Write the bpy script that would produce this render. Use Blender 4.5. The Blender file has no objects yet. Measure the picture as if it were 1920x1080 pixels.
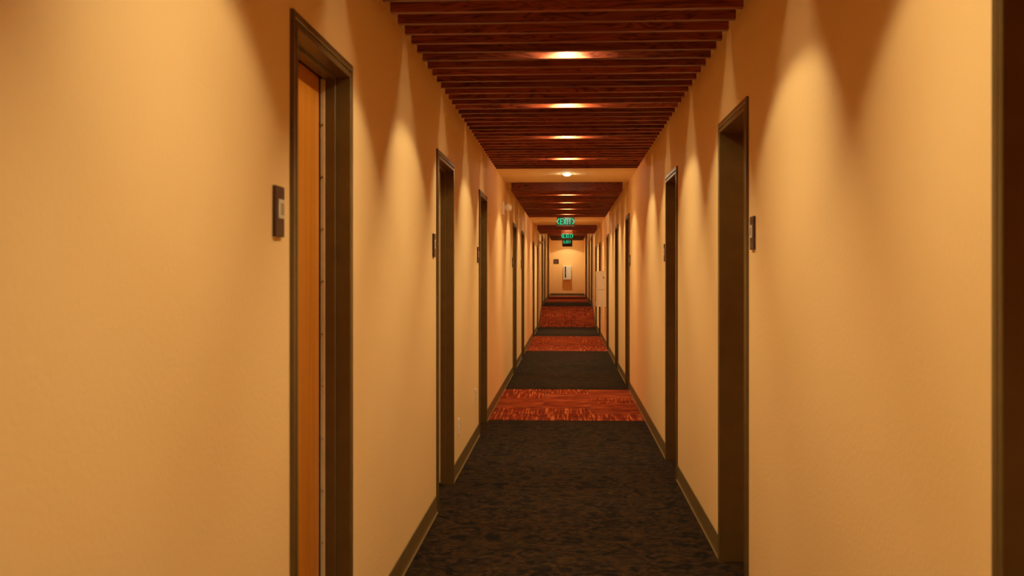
import bpy, bmesh, math, random
from mathutils import Vector, Matrix

random.seed(7)
scene = bpy.context.scene
COL = scene.collection

# ------------------------------------------------------------------ camera
F_PX = 2140.0                       # focal length in pixels of the 1920 px frame
CAM_H = 1.427
cam_d = bpy.data.cameras.new('camera')
cam = bpy.data.objects.new('camera', cam_d)
COL.objects.link(cam)
cam_d.sensor_width = 36.0
cam_d.lens = F_PX / 1920.0 * 36.0
cam_d.shift_y = -25.5 / 1920.0
cam_d.clip_start = 0.05
cam_d.clip_end = 200
cam.location = (0, 0, CAM_H)
cam.rotation_euler = (math.radians(90), 0.0, math.atan(104.0 / F_PX))
cam_d.dof.use_dof = True
cam_d.dof.focus_distance = 13.0
cam_d.dof.aperture_fstop = 5.6
scene.camera = cam

# ------------------------------------------------------------------ world, exposure
world = bpy.data.worlds.new('world')
scene.world = world
world.use_nodes = True
bg = world.node_tree.nodes['Background']
bg.inputs[0].default_value = (0.0, 0.0, 0.0, 1)
bg.inputs[1].default_value = 0.0
scene.view_settings.view_transform = 'Standard'
scene.view_settings.look = 'None'
scene.view_settings.exposure = 0.0
scene.view_settings.gamma = 1.0
scene.view_settings.use_curve_mapping = False
scene.cycles.max_bounces = 10
scene.cycles.diffuse_bounces = 6

LAMP_COL = (1.0, 0.87, 0.55)        # warm downlights
LAMP_W = 47.0                       # wide beam
CORE_W = 60.0                       # brighter core of the beam
LENS_E = 165.0

# ------------------------------------------------------------------ dimensions (metres; y runs down the corridor)
XL, XR = -0.785, 0.765              # wall faces
Y0, Y1 = -2.6, 51.4                 # rear wall, end wall
RAMP0, RAMP1, RISE = 31.0, 35.0, 0.454
CEIL = CAM_H + 1.16
CEIL_UP = CAM_H + 1.60
CEIL_STEP = 31.2
SLAT_H, SLAT_T, PITCH = 0.11, 0.038, 0.205

def floor_z(y):
    if y <= RAMP0: return 0.0
    if y >= RAMP1: return RISE
    return RISE * (y - RAMP0) / (RAMP1 - RAMP0)

# ------------------------------------------------------------------ helpers
def obj(name, bm, m=None, parent=None, loc=(0, 0, 0), rot=(0, 0, 0), smooth=False):
    me = bpy.data.meshes.new(name)
    bmesh.ops.recalc_face_normals(bm, faces=bm.faces[:])
    bm.to_mesh(me); bm.free()
    if m: me.materials.append(m)
    if smooth:
        for p in me.polygons: p.use_smooth = True
    return link(name, me, parent, loc, rot)

def link(name, me, parent=None, loc=(0, 0, 0), rot=(0, 0, 0)):
    o = bpy.data.objects.new(name, me)
    COL.objects.link(o)
    o.location = loc; o.rotation_euler = rot
    if parent: o.parent = parent
    return o

def tag(o, label=None, cat=None, group=None, kind=None):
    if label: o['label'] = label
    if cat: o['category'] = cat
    if group: o['group'] = group
    if kind: o['kind'] = kind
    return o

def box(bm, x0, x1, y0, y1, z0, z1, bev=0.0, seg=1):
    vs = [bm.verts.new((x, y, z)) for x in (x0, x1) for y in (y0, y1) for z in (z0, z1)]
    fs = [(0, 1, 3, 2), (4, 6, 7, 5), (0, 4, 5, 1), (2, 3, 7, 6), (0, 2, 6, 4), (1, 5, 7, 3)]
    faces = [bm.faces.new([vs[i] for i in f]) for f in fs]
    if bev > 0:
        edges = list({e for f in faces for e in f.edges})
        bmesh.ops.bevel(bm, geom=edges, offset=bev, segments=seg, profile=0.6, affect='EDGES')

def prism(bm, pts, axis, a, b):
    """extrude a closed 2-D polygon along an axis"""
    def mk(p, t):
        return {'x': (t, p[0], p[1]), 'y': (p[0], t, p[1]), 'z': (p[0], p[1], t)}[axis]
    A = [bm.verts.new(mk(p, a)) for p in pts]
    B = [bm.verts.new(mk(p, b)) for p in pts]
    n = len(pts)
    for i in range(n):
        bm.faces.new([A[i], A[(i + 1) % n], B[(i + 1) % n], B[i]])
    bm.faces.new(A); bm.faces.new(B[::-1])

def lathe(bm, prof, n=24, mat=None):
    """revolve (r, z) profile around z; mat: 4x4 placing it"""
    mat = mat or Matrix()
    rings = []
    for r, z in prof:
        if r < 1e-6:
            rings.append([bm.verts.new(mat @ Vector((0, 0, z)))])
        else:
            rings.append([bm.verts.new(mat @ Vector((r * math.cos(2 * math.pi * k / n), r * math.sin(2 * math.pi * k / n), z))) for k in range(n)])
    for a, b in zip(rings, rings[1:]):
        for k in range(n):
            k2 = (k + 1) % n
            if len(a) == 1 and len(b) == 1: continue
            if len(a) == 1: bm.faces.new([a[0], b[k], b[k2]])
            elif len(b) == 1: bm.faces.new([a[k], b[0], a[k2]])
            else: bm.faces.new([a[k], b[k], b[k2], a[k2]])

# ------------------------------------------------------------------ materials
def mat(name, base, rough=0.5, metallic=0.0, spec=0.5):
    m = bpy.data.materials.new(name); m.use_nodes = True
    b = m.node_tree.nodes['Principled BSDF']
    b.inputs['Base Color'].default_value = (*base, 1)
    b.inputs['Roughness'].default_value = rough
    b.inputs['Metallic'].default_value = metallic
    b.inputs['Specular IOR Level'].default_value = spec
    return m, m.node_tree, b

def nd(nt, typ, **kw):
    n = nt.nodes.new(typ)
    for k, v in kw.items():
        if k in n.inputs: n.inputs[k].default_value = v
        else: setattr(n, k, v)
    return n

def ramp(nt, fac, stops):
    r = nt.nodes.new('ShaderNodeValToRGB')
    els = r.color_ramp.elements
    while len(els) < len(stops): els.new(0.5)
    for e, (p, c) in zip(els, stops): e.position = p; e.color = (*c, 1)
    nt.links.new(fac, r.inputs[0])
    return r.outputs[0]

def plain(name, base, rough=0.5, metallic=0.0, var=0.08, scale=30.0, bump=0.0, spec=0.5):
    m, nt, b = mat(name, base, rough, metallic, spec)
    tc = nd(nt, 'ShaderNodeTexCoord')
    n = nd(nt, 'ShaderNodeTexNoise', Scale=scale, Detail=4.0)
    nt.links.new(tc.outputs['Object'], n.inputs['Vector'])
    lo = tuple(c * (1 - var) for c in base); hi = tuple(min(1, c * (1 + var)) for c in base)
    nt.links.new(ramp(nt, n.outputs['Fac'], [(0.3, lo), (0.7, hi)]), b.inputs['Base Color'])
    if bump:
        bp = nd(nt, 'ShaderNodeBump', Strength=bump, Distance=0.002)
        nt.links.new(n.outputs['Fac'], bp.inputs['Height'])
        nt.links.new(bp.outputs['Normal'], b.inputs['Normal'])
    return m

def wall_paint():
    m, nt, b = mat('wall_paint', (0.945, 0.63, 0.27), 0.62, 0, 0.35)
    g = nd(nt, 'ShaderNodeNewGeometry')
    n1 = nd(nt, 'ShaderNodeTexNoise', Scale=1.3, Detail=3.0)
    n2 = nd(nt, 'ShaderNodeTexNoise', Scale=60.0, Detail=4.0, Roughness=0.55)
    for n in (n1, n2): nt.links.new(g.outputs['Position'], n.inputs['Vector'])
    nt.links.new(ramp(nt, n1.outputs['Fac'], [(0.25, (0.935, 0.612, 0.255)), (0.75, (0.955, 0.645, 0.285))]), b.inputs['Base Color'])
    bp = nd(nt, 'ShaderNodeBump', Strength=0.30, Distance=0.004)
    nt.links.new(n2.outputs['Fac'], bp.inputs['Height'])
    nt.links.new(bp.outputs['Normal'], b.inputs['Normal'])
    return m

def slat_wood():
    m, nt, b = mat('slat_wood', (0.2, 0.05, 0.02), 0.42, 0, 0.4)
    tc = nd(nt, 'ShaderNodeTexCoord'); oi = nd(nt, 'ShaderNodeObjectInfo')
    mul = nd(nt, 'ShaderNodeVectorMath', operation='SCALE'); mul.inputs['Scale'].default_value = 37.0
    comb = nd(nt, 'ShaderNodeCombineXYZ')
    for k in range(3): nt.links.new(oi.outputs['Random'], comb.inputs[k])
    nt.links.new(comb.outputs[0], mul.inputs[0])
    add = nd(nt, 'ShaderNodeVectorMath', operation='ADD')
    nt.links.new(tc.outputs['Object'], add.inputs[0]); nt.links.new(mul.outputs[0], add.inputs[1])
    mp = nd(nt, 'ShaderNodeMapping'); mp.inputs['Scale'].default_value = (1.6, 14.0, 16.0)
    nt.links.new(add.outputs[0], mp.inputs['Vector'])
    n = nd(nt, 'ShaderNodeTexNoise', Scale=1.0, Detail=3.0, Distortion=1.2)
    nt.links.new(mp.outputs[0], n.inputs['Vector'])
    w = nd(nt, 'ShaderNodeMath', operation='MULTIPLY'); w.inputs[1].default_value = 9.0
    nt.links.new(n.outputs['Fac'], w.inputs[0])
    fr = nd(nt, 'ShaderNodeMath', operation='PINGPONG'); fr.inputs[1].default_value = 0.5
    nt.links.new(w.outputs[0], fr.inputs[0])
    d2 = nd(nt, 'ShaderNodeMath', operation='MULTIPLY'); d2.inputs[1].default_value = 2.0
    nt.links.new(fr.outputs[0], d2.inputs[0])
    col = ramp(nt, d2.outputs[0], [(0.0, (0.10, 0.017, 0.006)), (0.35, (0.26, 0.050, 0.016)), (1.0, (0.34, 0.075, 0.024))])
    hs = nd(nt, 'ShaderNodeHueSaturation')
    mr = nd(nt, 'ShaderNodeMapRange'); mr.inputs['To Min'].default_value = 0.6; mr.inputs['To Max'].default_value = 1.25
    nt.links.new(oi.outputs['Random'], mr.inputs['Value'])
    nt.links.new(mr.outputs[0], hs.inputs['Value']); nt.links.new(col, hs.inputs['Color'])
    nt.links.new(hs.outputs[0], b.inputs['Base Color'])
    return m

def door_wood():
    m, nt, b = mat('door_wood', (0.4, 0.15, 0.04), 0.32, 0, 0.5)
    tc = nd(nt, 'ShaderNodeTexCoord')
    mp = nd(nt, 'ShaderNodeMapping'); mp.inputs['Scale'].default_value = (8.0, 26.0, 1.1)
    nt.links.new(tc.outputs['Object'], mp.inputs['Vector'])
    n = nd(nt, 'ShaderNodeTexNoise', Scale=1.0, Detail=5.0, Distortion=0.5)
    nt.links.new(mp.outputs[0], n.inputs['Vector'])
    nt.links.new(ramp(nt, n.outputs['Fac'], [(0.25, (0.54, 0.165, 0.010)), (0.75, (0.68, 0.235, 0.018))]), b.inputs['Base Color'])
    return m

def dark_carpet():
    m, nt, b = mat('dark_carpet', (0.03, 0.02, 0.01), 0.95, 0, 0.1)
    g = nd(nt, 'ShaderNodeNewGeometry')
    mp = nd(nt, 'ShaderNodeMapping'); mp.inputs['Scale'].default_value = (1.0, 1.0, 1.0)
    nt.links.new(g.outputs['Position'], mp.inputs['Vector'])
    n1 = nd(nt, 'ShaderNodeTexNoise', Scale=6.5, Detail=4.0, Distortion=2.2)
    n2 = nd(nt, 'ShaderNodeTexNoise', Scale=17.0, Detail=3.0, Distortion=1.5)
    n3 = nd(nt, 'ShaderNodeTexNoise', Scale=420.0, Detail=2.0)
    v = nd(nt, 'ShaderNodeTexVoronoi', Scale=11.0); v.inputs['Randomness'].default_value = 1.0
    for n in (n1, n2, n3, v): nt.links.new(mp.outputs[0], n.inputs['Vector'])
    c1 = ramp(nt, n1.outputs['Fac'], [(0.38, (0.010, 0.0056, 0.0024)), (0.46, (0.026, 0.0130, 0.0045)), (0.55, (0.050, 0.022, 0.006)), (0.64, (0.020, 0.011, 0.004))])
    c2 = ramp(nt, n2.outputs['Fac'], [(0.40, (0.45, 0.45, 0.45)), (0.60, (1.15, 1.1, 1.05))])
    mx = nd(nt, 'ShaderNodeMix', data_type='RGBA', blend_type='MULTIPLY'); mx.inputs['Factor'].default_value = 0.9
    nt.links.new(c1, mx.inputs['A']); nt.links.new(c2, mx.inputs['B'])
    nt.links.new(mx.outputs['Result'], b.inputs['Base Color'])
    bp = nd(nt, 'ShaderNodeBump', Strength=0.6, Distance=0.004)
    nt.links.new(n3.outputs['Fac'], bp.inputs['Height']); nt.links.new(bp.outputs['Normal'], b.inputs['Normal'])
    return m

def orange_carpet():
    m, nt, b = mat('orange_carpet', (0.4, 0.09, 0.03), 0.95, 0, 0.1)
    tc = nd(nt, 'ShaderNodeTexCoord'); oi = nd(nt, 'ShaderNodeObjectInfo')
    sp = nd(nt, 'ShaderNodeSeparateXYZ'); nt.links.new(tc.outputs['Object'], sp.inputs[0])
    u, v = sp.outputs['X'], sp.outputs['Y']
    off = nd(nt, 'ShaderNodeMath', operation='MULTIPLY'); off.inputs[1].default_value = 53.0
    nt.links.new(oi.outputs['Random'], off.inputs[0])
    cb = nd(nt, 'ShaderNodeCombineXYZ')
    su = nd(nt, 'ShaderNodeMath', operation='MULTIPLY'); su.inputs[1].default_value = 60.0
    sv = nd(nt, 'ShaderNodeMath', operation='MULTIPLY'); sv.inputs[1].default_value = 1.6
    nt.links.new(u, su.inputs[0]); nt.links.new(v, sv.inputs[0])
    nt.links.new(su.outputs[0], cb.inputs[0]); nt.links.new(sv.outputs[0], cb.inputs[1]); nt.links.new(off.outputs[0], cb.inputs[2])
    n1 = nd(nt, 'ShaderNodeTexNoise', Scale=1.0, Detail=1.0)
    nt.links.new(cb.outputs[0], n1.inputs['Vector'])
    n2 = nd(nt, 'ShaderNodeTexNoise', Scale=7.0, Detail=3.0)
    g = nd(nt, 'ShaderNodeNewGeometry'); nt.links.new(g.outputs['Position'], n2.inputs['Vector'])
    c1 = ramp(nt, n1.outputs['Fac'], [(0.38, (0.19, 0.017, 0.003)), (0.52, (0.29, 0.036, 0.005)), (0.58, (0.33, 0.045, 0.006)), (0.64, (0.60, 0.145, 0.03))])
    c2 = ramp(nt, n2.outputs['Fac'], [(0.35, (0.62, 0.55, 0.5)), (0.65, (1.1, 1.1, 1.1))])
    mx = nd(nt, 'ShaderNodeMix', data_type='RGBA', blend_type='MULTIPLY'); mx.inputs['Factor'].default_value = 1.0
    nt.links.new(c1, mx.inputs['A']); nt.links.new(c2, mx.inputs['B'])
    nt.links.new(mx.outputs['Result'], b.inputs['Base Color'])
    bp = nd(nt, 'ShaderNodeBump', Strength=0.5, Distance=0.004)
    nt.links.new(n1.outputs['Fac'], bp.inputs['Height']); nt.links.new(bp.outputs['Normal'], b.inputs['Normal'])
    return m

def emit(name, col, strength):
    m, nt, b = mat(name, (0.0, 0.0, 0.0), 0.6)
    b.inputs['Emission Color'].default_value = (*col, 1)
    b.inputs['Emission Strength'].default_value = strength
    return m

M = dict(
    wall=wall_paint(), slat=slat_wood(), door=door_wood(), dark=dark_carpet(), orange=orange_carpet(),
    ceil=plain('ceiling_plaster', (0.955, 0.76, 0.44), 0.8, var=0.03, scale=60, bump=0.05, spec=0.2),
    frame=plain('frame_paint', (0.138, 0.078, 0.020), 0.32, var=0.10, scale=12, spec=0.5),
    base=plain('cove_base_vinyl', (0.165, 0.100, 0.028), 0.45, var=0.10, scale=9),
    slab=plain('subfloor', (0.10, 0.08, 0.06), 0.9),
    hinge=plain('hinge_metal', (0.80, 0.60, 0.32), 0.45, 0.0, var=0.06),
    screw=plain('screw_metal', (0.50, 0.40, 0.28), 0.3, 0.9),
    chrome=plain('satin_nickel', (0.60, 0.56, 0.50), 0.25, 1.0),
    plaque=plain('plaque_brown', (0.055, 0.014, 0.008), 0.42, var=0.15),
    insert=plain('plaque_insert', (0.72, 0.60, 0.42), 0.5, var=0.05),
    insert_dark=plain('plaque_insert_slot', (0.40, 0.29, 0.16), 0.5),
    white=plain('white_plastic', (0.86, 0.80, 0.68), 0.4, var=0.03),
    lens=emit('lamp_lens', LAMP_COL, LENS_E),
    trimring=plain('lamp_trim', (0.80, 0.70, 0.55), 0.5, var=0.03),
    cream=plain('cabinet_cream', (0.84, 0.68, 0.46), 0.4, var=0.03),
    glassdark=plain('cabinet_window', (0.05, 0.025, 0.02), 0.12, var=0.1),
    headlens=plain('lamp_head_lens', (0.92, 0.85, 0.72), 0.15, var=0.04),
    green_panel=plain('exit_panel_green', (0.012, 0.10, 0.055), 0.25, var=0.15),
    green_lit=emit('exit_letter_lit', (0.04, 0.80, 0.36), 0.9),
    sign_house=plain('exit_housing', (0.10, 0.055, 0.020), 0.4, var=0.1),
    sign_alu=plain('exit_canopy', (0.46, 0.25, 0.10), 0.4, 0.3, var=0.1),
    socket=plain('socket_dark', (0.10, 0.07, 0.04), 0.5),
)

# ------------------------------------------------------------------ doors: (near edge, far edge) of the outer frame along the corridor
FRAME_TOP = 2.18
LEFT_DOORS = [(3.196, 4.09), (6.80, 7.78), (10.08, 11.0), (16.35, 17.37), (19.44, 20.45), (25.75, 26.77), (29.3, 30.3), (35.15, 36.15), (38.0, 39.0), (44.2, 45.2)]
RIGHT_DOORS = [(1.06, 2.07), (4.863, 5.765), (7.965, 8.86), (14.10, 14.96), (17.2, 18.2), (21.2, 22.2), (26.5, 27.5), (29.8, 30.8), (35.8, 36.8), (39.4, 40.4), (45.9, 46.9)]

# ------------------------------------------------------------------ structure: floor
bm = bmesh.new()
TH = 0.006
pts = [(Y0 - .2, -TH), (RAMP0, -TH), (RAMP1, RISE - TH), (Y1 + .2, RISE - TH), (Y1 + .2, RISE - .25), (RAMP1, RISE - .25), (RAMP0, -.25), (Y0 - .2, -.25)]
prism(bm, pts, 'x', XL - .2, XR + .2)
floor = tag(obj('floor', bm, M['slab']), 'carpeted corridor floor in dark and orange bands with a short ramp', 'floor', kind='structure')

def carpet_strip(y0, y1, m, name):
    bm = bmesh.new()
    ys = [y0] + [r for r in (RAMP0, RAMP1) if y0 < r < y1] + [y1]
    for a, b in zip(ys, ys[1:]):
        za, zb = floor_z(a), floor_z(b)
        prism(bm, [(a, za - TH), (b, zb - TH), (b, zb), (a, za)], 'x', XL, XR)
    return obj(name, bm, m, floor)

for a, b in ((Y0, 11.17), (14.17, 21.28), (26.44, RAMP0), (RAMP1, 39.7)):
    carpet_strip(a, b, M['dark'], 'dark_carpet')
carpet_strip(39.7, Y1, M['orange'], 'orange_carpet')

TW = (XR - XL) / 3
def carpet_tiles(y0, y1, rows):
    L = math.hypot(y1 - y0, floor_z(y1) - floor_z(y0)) / rows
    ang = math.atan2(floor_z(y1) - floor_z(y0), y1 - y0)
    mes = []
    g = 0.0012
    for wx, wy in ((TW, L), (L, TW)):                 # pile lines run across in one, along in the quarter-turned other
        bm = bmesh.new()
        box(bm, -wx / 2 + g, wx / 2 - g, -wy / 2 + g, wy / 2 - g, -TH, 0)
        me = bpy.data.meshes.new('carpet_tile'); bmesh.ops.recalc_face_normals(bm, faces=bm.faces[:]); bm.to_mesh(me); bm.free()
        me.materials.append(M['orange']); mes.append(me)
    for r in range(rows):
        t = (r + .5) / rows
        y = y0 + (y1 - y0) * t
        for c in range(3):
            q = (r + c + (random.random() < .3)) % 2
            o = link('carpet_tile', mes[q], floor, (XL + TW * (c + .5), y, floor_z(y)))
            o.rotation_euler = (Matrix.Rotation(ang, 3, 'X') @ Matrix.Rotation(q * math.pi / 2, 3, 'Z')).to_euler()
carpet_tiles(11.17, 14.17, 6)
carpet_tiles(21.28, 26.44, 10)
carpet_tiles(RAMP0, RAMP1, 8)

# ------------------------------------------------------------------ structure: walls with door openings
def side_wall(name, x_face, side, doors, label):
    bm = bmesh.new()
    xo = x_face + side * 0.22
    xa, xb = min(x_face, xo), max(x_face, xo)
    top = CEIL_UP + .1
    y = Y0 - .2
    IN = 0.03                                        # opening edge lies behind the casing
    for a, b in doors:
        box(bm, xa, xb, y, a + IN, -.26, top)
        z = floor_z((a + b) / 2)
        box(bm, xa, xb, a + IN, b - IN, z + FRAME_TOP - IN, top)
        y = b - IN
    box(bm, xa, xb, y, Y1 + .2, -.26, top)
    return tag(obj(name, bm, M['wall']), label, 'wall', kind='structure')
side_wall('wall_left', XL, -1, LEFT_DOORS, 'warm beige painted corridor wall on the left')
side_wall('wall_right', XR, 1, RIGHT_DOORS, 'warm beige painted corridor wall on the right')
bm = bmesh.new(); box(bm, XL, XR, Y1, Y1 + .2, RISE - .1, CEIL_UP)
tag(obj('wall_end', bm, M['wall']), 'beige wall closing the far end of the corridor', 'wall', kind='structure')
bm = bmesh.new(); box(bm, XL, XR, Y0 - .2, Y0, -.1, CEIL)
tag(obj('wall_rear', bm, M['wall']), 'beige wall closing the corridor behind the camera', 'wall', kind='structure')

# ceiling: low part, step, high part
bm = bmesh.new()
prism(bm, [(Y0 - .2, CEIL), (CEIL_STEP, CEIL), (CEIL_STEP, CEIL_UP), (Y1 + .2, CEIL_UP), (Y1 + .2, CEIL_UP + .15), (CEIL_STEP - .12, CEIL_UP + .15), (CEIL_STEP - .12, CEIL + .12), (Y0 - .2, CEIL + .12)], 'x', XL, XR)
tag(obj('ceiling', bm, M['ceil']), 'cream plaster corridor ceiling stepping up beyond the ramp', 'ceiling', kind='structure')

# ------------------------------------------------------------------ baseboards: cove base between the doors
def baseboards(name, x_face, side, doors, label):
    root = tag(link(name, None), label, 'baseboard', kind='structure')
    spans = []; y = Y0
    for a, b in doors:
        spans.append((y, a)); y = b
    spans.append((y, Y1))
    prof = [(0.0, 0.0), (0.013, 0.0), (0.0125, 0.003), (0.008, 0.008), (0.006, 0.016), (0.005, 0.030), (0.005, 0.106), (0.0035, 0.108), (0.0, 0.108)]
    for a, b in spans:
        ys = [a] + [r for r in (RAMP0, RAMP1) if a < r < b] + [b]
        bm = bmesh.new()
        rings = []
        for yy in ys:
            rings.append([bm.verts.new((x_face - side * p[0], yy, floor_z(yy) + p[1])) for p in prof])
        n = len(prof)
        for r0, r1 in zip(rings, rings[1:]):
            for i in range(n): bm.faces.new([r0[i], r0[(i + 1) % n], r1[(i + 1) % n], r1[i]])
        bm.faces.new(rings[0]); bm.faces.new(rings[-1][::-1])
        obj('cove_base_strip', bm, M['base'], root)
baseboards('baseboard_left', XL, -1, LEFT_DOORS, 'dark brown cove base along the left wall')
baseboards('baseboard_right', XR, 1, RIGHT_DOORS, 'dark brown cove base along the right wall')
bm = bmesh.new(); prism(bm, [(Y1, RISE), (Y1 - .019, RISE), (Y1 - .011, RISE + .012), (Y1 - .006, RISE + .03), (Y1 - .006, RISE + .12), (Y1, RISE + .12)], 'x', XL + .02, XR - .02)
tag(obj('baseboard_end', bm, M['base']), 'dark brown cove base along the far end wall', 'baseboard', kind='structure')

# ------------------------------------------------------------------ doors
PROF = [(0.0, 0.0), (0.0, 0.010), (0.002, 0.012), (0.020, 0.012), (0.023, 0.010), (0.025, 0.005), (0.031, 0.005), (0.033, 0.011), (0.036, 0.013), (0.047, 0.013), (0.050, 0.010),
        (0.050, -0.041), (0.060, -0.041), (0.062, -0.043), (0.062, -0.077), (0.050, -0.077), (0.050, -0.160), (0.028, -0.160), (0.028, 0.0)]
PROF_PLAIN = PROF[:11] + [(0.050, -0.215), (0.028, -0.215), (0.028, 0.0)]
def make_door(name, x_face, side, a, b, label, hinge_far=True, screws=False):
    z0 = floor_z(a) if floor_z(a) == floor_z(b) else min(floor_z(a), floor_z(b))
    root = tag(link(name, None, None, (x_face, (a + b) / 2, z0)), label, 'door', kind='structure')
    hw = (b - a) / 2
    bm = bmesh.new()
    st = []
    for w, p in (PROF if side < 0 else PROF_PLAIN):
        x = -side * p
        st.append([(x, -hw + w, 0), (x, -hw + w, FRAME_TOP - w), (x, hw - w, FRAME_TOP - w), (x, hw - w, 0)])
    vs = [[bm.verts.new(q) for q in s] for s in st]
    n = len(vs)
    for i in range(n):
        A, B = vs[i], vs[(i + 1) % n]
        for k in range(3): bm.faces.new([A[k], A[k + 1], B[k + 1], B[k]])
    bm.faces.new([v[0] for v in vs]); bm.faces.new([v[3] for v in vs])
    obj('door_frame', bm, M['frame'], root)
    bm = bmesh.new()
    x0, x1 = sorted((0.0, side * .19))
    box(bm, x0, x1, -hw + .030, hw - .030, -TH, -.0005)
    obj('threshold_carpet', bm, M['dark'], root)
    # leaf
    hs = 1 if hinge_far else -1
    D = 0.096 if side < 0 else 0.150                  # how far the leaf sits back from the wall face
    bm = bmesh.new()
    x0, x1 = sorted((side * D, side * (D + .044)))
    ya, yb = sorted((-hs * (hw - .053), hs * (hw - .076)))
    box(bm, x0, x1, ya, yb, 0.008, FRAME_TOP - .053, 0.0015)
    leaf = obj('door_leaf', bm, M['door'], root)
    bm = bmesh.new()
    x0, x1 = sorted((side * (D + .046), side * (D + .054)))
    box(bm, x0, x1, -hw + .048, hw - .048, 0.004, FRAME_TOP - .048)
    obj('back_stop', bm, M['frame'], root)
    # lever handle with escutcheon on the latch side
    bm = bmesh.new()
    ly = -hs * (hw - .053 - .065)
    x0, x1 = sorted((side * D, side * (D - .012)))
    box(bm, x0, x1, ly - .033, ly + .033, 0.90, 1.17, 0.004, 2)
    R = Matrix.Translation((side * (D - .012), ly, 0.99)) @ Matrix.Rotation(-side * math.pi / 2, 4, 'Y')
    lathe(bm, [(0, 0), (.011, 0), (.011, .034), (0, .034)], 12, R)
    x0, x1 = sorted((side * (D - .044), side * (D - .030)))
    box(bm, x0, x1, min(ly - hs * .012, ly + hs * .115), max(ly - hs * .012, ly + hs * .115), 0.980, 1.000, 0.004, 2)
    obj('lever_handle', bm, M['chrome'], leaf)
    # continuous hinge strip on the hinge jamb, with its screws
    bm = bmesh.new()
    e = hs * (hw - .050)
    x0, x1 = sorted((side * (D - .0185), side * (D - .0015)))
    y0, y1 = sorted((e, e - hs * .013))
    box(bm, x0, x1, y0, y1, 0.012, FRAME_TOP - .055, 0.001)
    strip = obj('hinge_strip', bm, M['hinge'], root)
    if screws:
        sm = None
        for k in range(11):
            z = 0.10 + .186 * k
            if sm is None:
                bm = bmesh.new()
                lathe(bm, [(0, .0012), (.002, .0022), (.0038, .0012), (.0042, 0), (0, 0)], 10, Matrix.Rotation(hs * math.pi / 2, 4, 'X'))
                s = obj('screw', bm, M['screw'], strip, (side * (D - .010), e - hs * .013, z)); sm = s.data
            else:
                link('screw', sm, strip, (side * (D - .010), e - hs * .013, z))
    return root

ORD = ['nearest', 'second', 'third', 'fourth', 'fifth', 'sixth', 'seventh', 'eighth', 'ninth', 'tenth', 'eleventh']
n = 0
for i, (a, b) in enumerate(LEFT_DOORS):
    n += 1
    lab = ('nearest left-hand door, orange-brown wood leaf showing inside its dark frame' if i == 0 else
           'dark framed door recessed in the left wall, %s from the viewer' % ORD[i])
    make_door('door_%d' % n, XL, -1, a, b, lab, True, i < 3)
for i, (a, b) in enumerate(RIGHT_DOORS):
    n += 1
    lab = ('dark door frame cut off by the right edge of the photo' if i == 0 else
           'dark framed door recessed in the right wall, %s from the viewer' % ORD[i])
    make_door('door_%d' % n, XR, 1, a, b, lab, i != 2, i in (1,))

# ------------------------------------------------------------------ slat ceilings
SLAT_L = 1.402
SLAT_X = -0.009
bm = bmesh.new(); box(bm, -SLAT_L / 2, SLAT_L / 2, 0, SLAT_T, 0, SLAT_H, 0.0018)
slat_me = bpy.data.meshes.new('slat'); bmesh.ops.recalc_face_normals(bm, faces=bm.faces[:]); bm.to_mesh(slat_me); bm.free()
slat_me.materials.append(M['slat'])
def slat_section(ys, z_ceil, label):
    root = tag(link('slat_ceiling', None, None, (SLAT_X, ys[0], z_ceil)), label, 'slat ceiling', 'slatted wooden ceiling sections')
    for y in ys:
        link('slat', slat_me, root, (0, y - ys[0], -SLAT_H), (0, 0, -0.014 + random.uniform(-.0015, .0015)))
LIT1 = [5.56 + 1.64 * k for k in range(-3, 4)]
slat_section([5.56 + PITCH * k for k in range(-38, 29)], CEIL, 'long red-brown wooden slat ceiling section nearest the viewer')
SEC2 = [14.39 + PITCH * k for k in range(33)]
slat_section(SEC2, CEIL, 'red-brown wooden slat ceiling section before the first exit sign')
SEC3 = [26.84 + PITCH * k for k in range(14)]
slat_section(SEC3, CEIL, 'short red-brown wooden slat ceiling section behind the first exit sign')
SEC4 = [43.9 + PITCH * k for k in range(31)]
slat_section(SEC4, CEIL_UP, 'farthest red-brown wooden slat ceiling section, next to the end wall')

# ------------------------------------------------------------------ downlights
def downlight_meshes():
    bm = bmesh.new()
    lathe(bm, [(.046, 0), (.062, 0), (.064, -.002), (.062, -.005), (.048, -.006), (.046, -.004), (.046, 0)], 28)
    ring = bpy.data.meshes.new('trim_ring'); bm.to_mesh(ring); bm.free(); ring.materials.append(M['trimring'])
    bm = bmesh.new()
    lathe(bm, [(0, -.009), (.018, -.0083), (.033, -.006), (.041, -.003), (.044, -.001)], 28)
    lens = bpy.data.meshes.new('lens'); bm.to_mesh(lens); bm.free(); lens.materials.append(M['lens'])
    for me in (ring, lens):
        for p in me.polygons: p.use_smooth = True
    return ring, lens
RING, LENS = downlight_meshes()
bm = bmesh.new()                                    # deeper dome used where the fitting sits in bare plaster
lathe(bm, [(0, -.026), (.015, -.0248), (.028, -.021), (.038, -.014), (.043, -.006), (.044, -.001)], 28)
LENS_DOME = bpy.data.meshes.new('lens'); bm.to_mesh(LENS_DOME); bm.free(); LENS_DOME.materials.append(M['lens'])
for p in LENS_DOME.polygons: p.use_smooth = True
lamp_d = bpy.data.lights.new('downlight_beam', 'SPOT')
lamp_d.energy = LAMP_W
lamp_d.color = LAMP_COL
lamp_d.spot_size = math.radians(128)
lamp_d.spot_blend = 0.2
lamp_d.shadow_soft_size = 0.025
core_d = bpy.data.lights.new('downlight_core', 'SPOT')
core_d.energy = CORE_W
core_d.color = LAMP_COL
core_d.spot_size = math.radians(112)
core_d.spot_blend = 1.0
core_d.shadow_soft_size = 0.025
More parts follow.
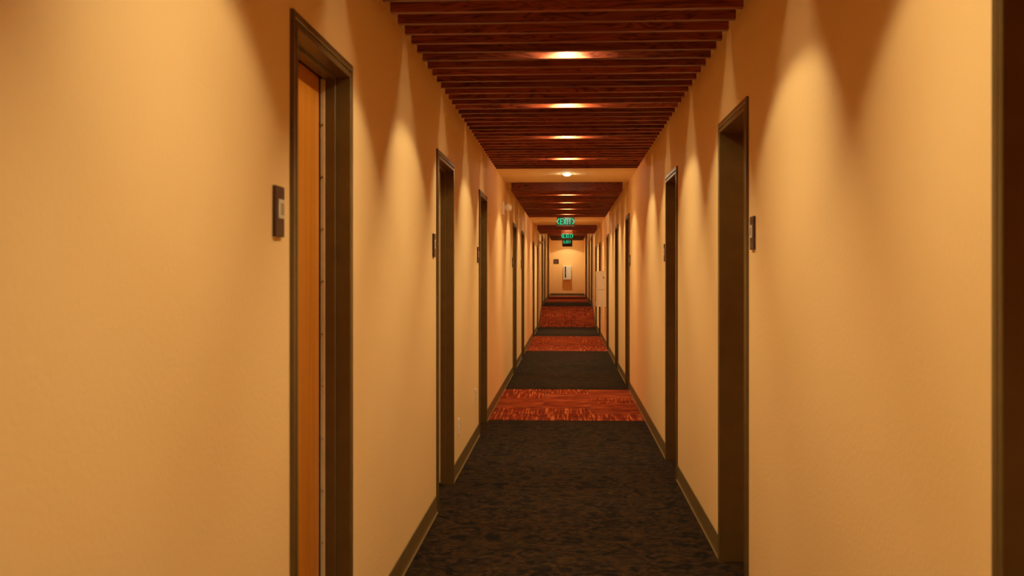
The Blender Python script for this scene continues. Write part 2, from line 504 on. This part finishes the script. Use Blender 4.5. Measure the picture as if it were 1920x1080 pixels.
def downlight(y, z, label, dome=False):
    x = -0.005; dz = -0.028 if dome else -0.0105
    root = tag(link('downlight', None, None, (x, y, z)), label, 'downlight', 'round recessed ceiling downlights')
    link('trim_ring', RING, root)
    link('lens', LENS_DOME if dome else LENS, root)
    l = bpy.data.objects.new('beam', lamp_d); COL.objects.link(l)
    l.parent = root; l.location = (0, 0, dz)
    c = bpy.data.objects.new('beam_core', core_d); COL.objects.link(c)
    c.parent = root; c.location = (0, 0, dz)
names1 = ['directly overhead above the frame', 'just above the top of the photo', 'overhead between the nearest side doors',
          'nearest in view, largest glow', 'second glow from the viewer', 'third glow from the viewer', 'fourth glow, last before the plaster gap']
for y, nm in zip(LIT1, names1):
    downlight(y - .10, CEIL, 'downlight between slats, ' + nm)
downlight(13.17, CEIL, 'bare round downlight in the cream plaster gap between slat sections', True)
for k, nm in zip((4, 12, 20, 28), ('first', 'second', 'third', 'fourth')):
    downlight(SEC2[k] - .10, CEIL, 'downlight between slats of the section before the exit sign, %s glow' % nm)
downlight(21.7, CEIL, 'downlight in the plaster ceiling just in front of the first exit sign', True)
downlight(24.6, CEIL, 'downlight in the plaster ceiling just behind the first exit sign', True)
for k, nm in zip((3, 8, 13), ('first', 'second', 'third')):
    downlight(SEC3[k] - .10, CEIL, 'downlight between slats of the short section, %s glow' % nm)
for y, nm in ((33.0, 'over the carpeted ramp'), (38.0, 'just past the top of the ramp'), (43.2, 'before the farthest slat section'), (50.62, 'washing the far end wall')):
    downlight(y, CEIL_UP, 'downlight in the raised plaster ceiling, ' + nm, True)

# ------------------------------------------------------------------ room plaques beside doors
PW, PH, PT = 0.093, 0.137, 0.010
def plaque(x_face, side, y, z, label, near=-1):
    """near: +1/-1, which way along y the door lies from the plaque"""
    root = tag(link('room_plaque', None, None, (x_face, y, z)), label, 'sign', 'room plaques beside the doors')
    bm = bmesh.new()
    x0, x1 = sorted((0, -side * PT))
    box(bm, x0, x1, -PW / 2, PW / 2, -PH / 2, PH / 2, 0.003, 2)
    obj('plate', bm, M['plaque'], root)
    c = near * (PW / 2 - .005 - .031)
    bm = bmesh.new()
    x0, x1 = sorted((-side * PT, -side * (PT + .002)))
    box(bm, x0, x1, c - .031, c + .031, -.019, .033, 0.0006)
    ins = obj('insert', bm, M['insert'], root)
    bm = bmesh.new()
    x0, x1 = sorted((-side * (PT + .002), -side * (PT + .0028)))
    box(bm, x0, x1, c - .012, c + .022, -.009, .023)
    obj('insert_panel', bm, M['insert_dark'], ins)
PZ = 1.597
for i in range(6):
    a, b = LEFT_DOORS[i]
    plaque(XL, -1, a - .1455, PZ, 'brown room plaque with pale insert beside the %s left-hand door' % ORD[i], 1)
for i, far in ((1, False), (2, True), (3, False)):
    a, b = RIGHT_DOORS[i]
    plaque(XR, 1, (b + .12) if far else (a - .130), PZ, 'brown room plaque with pale insert beside the %s right-hand door' % ORD[i], -1 if far else 1)

# ------------------------------------------------------------------ wall emergency lamps
def wall_lamp(y, z, label):
    root = tag(link('emergency_lamp', None, None, (XL, y, z)), label, 'wall lamp', 'white round wall lamps on the left wall')
    bm = bmesh.new(); box(bm, 0, .028, -.06, .06, -.085, .075, 0.006, 2)
    obj('back_plate', bm, M['white'], root)
    bm = bmesh.new()
    R = Matrix.Translation((.025, 0, .01)) @ Matrix.Rotation(math.pi / 2, 4, 'Y')
    lathe(bm, [(0, 0), (.022, 0), (.020, .03), (.016, .05), (0, .05)], 16, R)
    obj('arm', bm, M['white'], root, smooth=True)
    bm = bmesh.new()
    R = Matrix.Translation((.078, 0.035, .012)) @ Matrix.Rotation(math.radians(90 + 8), 4, 'X') @ Matrix.Rotation(math.radians(0), 4, 'Y')
    lathe(bm, [(0, -.03), (.020, -.028), (.034, -.015), (.042, .01), (.045, .05), (.043, .056), (.038, .056), (.037, .046), (0, .044)], 24, R)
    hd = obj('lamp_head', bm, M['white'], root, smooth=True)
    bm = bmesh.new()
    lathe(bm, [(.037, .048), (.03, .056), (.016, .061), (0, .062)], 24, R)
    obj('lens', bm, M['headlens'], hd, smooth=True)
wall_lamp(13.72, 2.224, 'white round emergency lamp on the left wall by the plaster gap')
wall_lamp(31.2, 2.29, 'small white emergency lamp high on the left wall near the ramp')

# ------------------------------------------------------------------ wall outlets
def outlet(y, z, label):
    root = tag(link('wall_outlet', None, None, (XL, y, z)), label, 'outlet', 'wall outlets low on the left wall')
    bm = bmesh.new(); box(bm, 0, .006, -.036, .036, -.058, .058, 0.003, 2)
    pl = obj('cover_plate', bm, M['white'], root)
    for s in (-1, 1):
        bm = bmesh.new(); box(bm, .006, .009, -.016, .016, s * .021 - .014, s * .021 + .014, 0.001)
        rc = obj('receptacle', bm, M['white'], root)
        bm = bmesh.new()
        for q in (-1, 1): box(bm, .009, .0094, q * .007 - .0015, q * .007 + .0015, s * .021 - .005, s * .021 + .006)
        obj('slots', bm, M['socket'], rc)
outlet(8.2, 0.33, 'white wall outlet beyond the second left-hand door')
outlet(9.72, 0.39, 'white wall outlet right in front of the third left-hand door')

# ------------------------------------------------------------------ exit signs
def strokes(bm, segs, w, t0, t1):
    """flat bars in the xz plane between points, thickness along y"""
    for (x0, z0), (x1, z1) in segs:
        dx, dz = x1 - x0, z1 - z0
        L = math.hypot(dx, dz); nx, nz = -dz / L * w / 2, dx / L * w / 2
        ex, ez = dx / L * w * .0, dz / L * w * .0
        pts = [(x0 - ex + nx, z0 - ez + nz), (x1 + ex + nx, z1 + ez + nz), (x1 + ex - nx, z1 + ez - nz), (x0 - ex - nx, z0 - ez - nz)]
        prism(bm, pts, 'y', t0, t1)
GLY = {
    'E': [((.06, 0), (.06, 1)), ((0, .94), (.5, .94)), ((0, .5), (.45, .5)), ((0, .06), (.5, .06))],
    'X': [((.02, 0), (.53, 1)), ((.53, 0), (.02, 1))],
    'I': [((.06, 0), (.06, 1))],
    'T': [((0, .94), (.52, .94)), ((.26, 0), (.26, 1))],
}
def exit_sign(y, z_top, w, h, z_ceil, label, letter_h, panel_m, chevrons=True, lift=0.0, scale_w=1.0, hous=None, xc=-0.007):
    root = tag(link('exit_sign', None, None, (xc, y, z_top)), label, 'exit sign', 'green lit exit signs')
    bm = bmesh.new(); box(bm, -w * .42, w * .42, -.025, .025, z_ceil - z_top - .022, z_ceil - z_top, 0.003, 2)
    obj('canopy', bm, M['sign_alu'], root)
    for s in (-1, 1):
        bm = bmesh.new(); box(bm, s * w * .3 - .006, s * w * .3 + .006, -.006, .006, -.01, z_ceil - z_top - .02)
        obj('hanger', bm, M['sign_alu'], root)
    bm = bmesh.new()
    box(bm, -w / 2, w / 2, -.010, .010, -h, 0, 0.003, 2)
    pn = obj('panel', bm, panel_m, root)
    bm = bmesh.new()
    box(bm, -w / 2 - .004, w / 2 + .004, -.013, .013, -h - .010, -h + .002, 0.002)
    obj('bottom_rail', bm, hous or M['sign_alu'], root)
    LH = letter_h; LW = .5 * LH * scale_w
    zb = -h / 2 - LH / 2 + lift
    widths = {'E': .5, 'X': .55, 'I': .12, 'T': .52}
    gap = .16 * LH
    tot = sum(widths[c] for c in 'EXIT') * LH * scale_w + 3 * gap
    x = -tot / 2
    for c in 'EXIT':
        bm = bmesh.new()
        strokes(bm, [((x + p[0] * LH * scale_w, zb + p[1] * LH), (x + q[0] * LH * scale_w, zb + q[1] * LH)) for p, q in GLY[c]], .13 * LH, -.0125, -.010)
        obj('letter_' + c.lower(), bm, M['green_lit'], pn)
        x += widths[c] * LH * scale_w + gap
    if chevrons:
        for s in (-1, 1):
            bm = bmesh.new()
            tip = s * w * .485; bk = s * w * .385
            zc = -h / 2 + lift
            strokes(bm, [((tip, zc), (bk, zc + .055)), ((tip, zc), (bk, zc - .055))], .020, -.0125, -.010)
            obj('chevron', bm, M['green_lit'], pn)
exit_sign(22.5, CAM_H + 1.125, .345, .165, CEIL, 'green EXIT sign with two chevrons, largest and nearest of the three', .118, M['green_panel'], True, 0.0, .80, None, -.036)
exit_sign(30.6, CAM_H + 1.110, .310, .150, CEIL, 'green EXIT sign in the middle, hanging behind the short slat section', .118, M['green_panel'], True, 0.0, .80)
exit_sign(50.36, CAM_H + 1.545, .440, .310, CEIL_UP, 'farthest and lowest EXIT sign, dark panel with small green letters', .15, M['sign_house'], False, .05, 1.0, M['sign_house'])

# ------------------------------------------------------------------ cabinets
root = tag(link('extinguisher_cabinet', None, None, (XR, 23.05, 0.782)), 'cream metal wall cabinet jutting out from the right wall', 'cabinet', 'cream wall cabinets')
bm = bmesh.new(); box(bm, -.170, 0, -.25, .25, 0, .707, 0.004, 2)
obj('body', bm, M['cream'], root)
bm = bmesh.new(); box(bm, -.192, -.172, -.25, .25, .002, .705, 0.004, 2)
dr = obj('door', bm, M['cream'], root)
bm = bmesh.new(); box(bm, -.196, -.192, -.20, -.12, .10, .60, 0.001)
obj('window', bm, M['glassdark'], dr)
bm = bmesh.new(); box(bm, -.165, -.001, -.2515, -.2500, .338, .345)
obj('seam', bm, M['insert_dark'], root)
bm = bmesh.new(); box(bm, -.062, -.040, -.258, -.2500, .56, .60, 0.002)
obj('latch', bm, M['chrome'], root)

root = tag(link('extinguisher_cabinet', None, None, (-0.01, Y1, CAM_H - .24)), 'cream wall cabinet with a slim dark window on the end wall', 'cabinet', 'cream wall cabinets')
bm = bmesh.new(); box(bm, -.18, .18, -.15, 0, 0, .62, 0.006, 2)
obj('body', bm, M['white'], root)
bm = bmesh.new(); box(bm, -.172, .172, -.170, -.150, .008, .612, 0.006, 2)
dr = obj('door', bm, M['white'], root)
bm = bmesh.new(); box(bm, -.112, -.056, -.173, -.170, .09, .60, 0.001)
obj('window', bm, M['glassdark'], dr)

root = tag(link('direction_sign', None, None, (-.51, Y1, CAM_H + .583)), 'small dark red sign on the end wall left of the cabinet', 'sign')
bm = bmesh.new(); box(bm, -.115, .115, -.02, 0, -.10, .10, 0.003, 2)
obj('plate', bm, M['plaque'], root)
for k in range(3):
    bm = bmesh.new(); box(bm, -.075, .075, -.0212, -.02, .045 - k * .05 - .006, .045 - k * .05 + .006)
    obj('text_line', bm, M['insert_dark'], root)
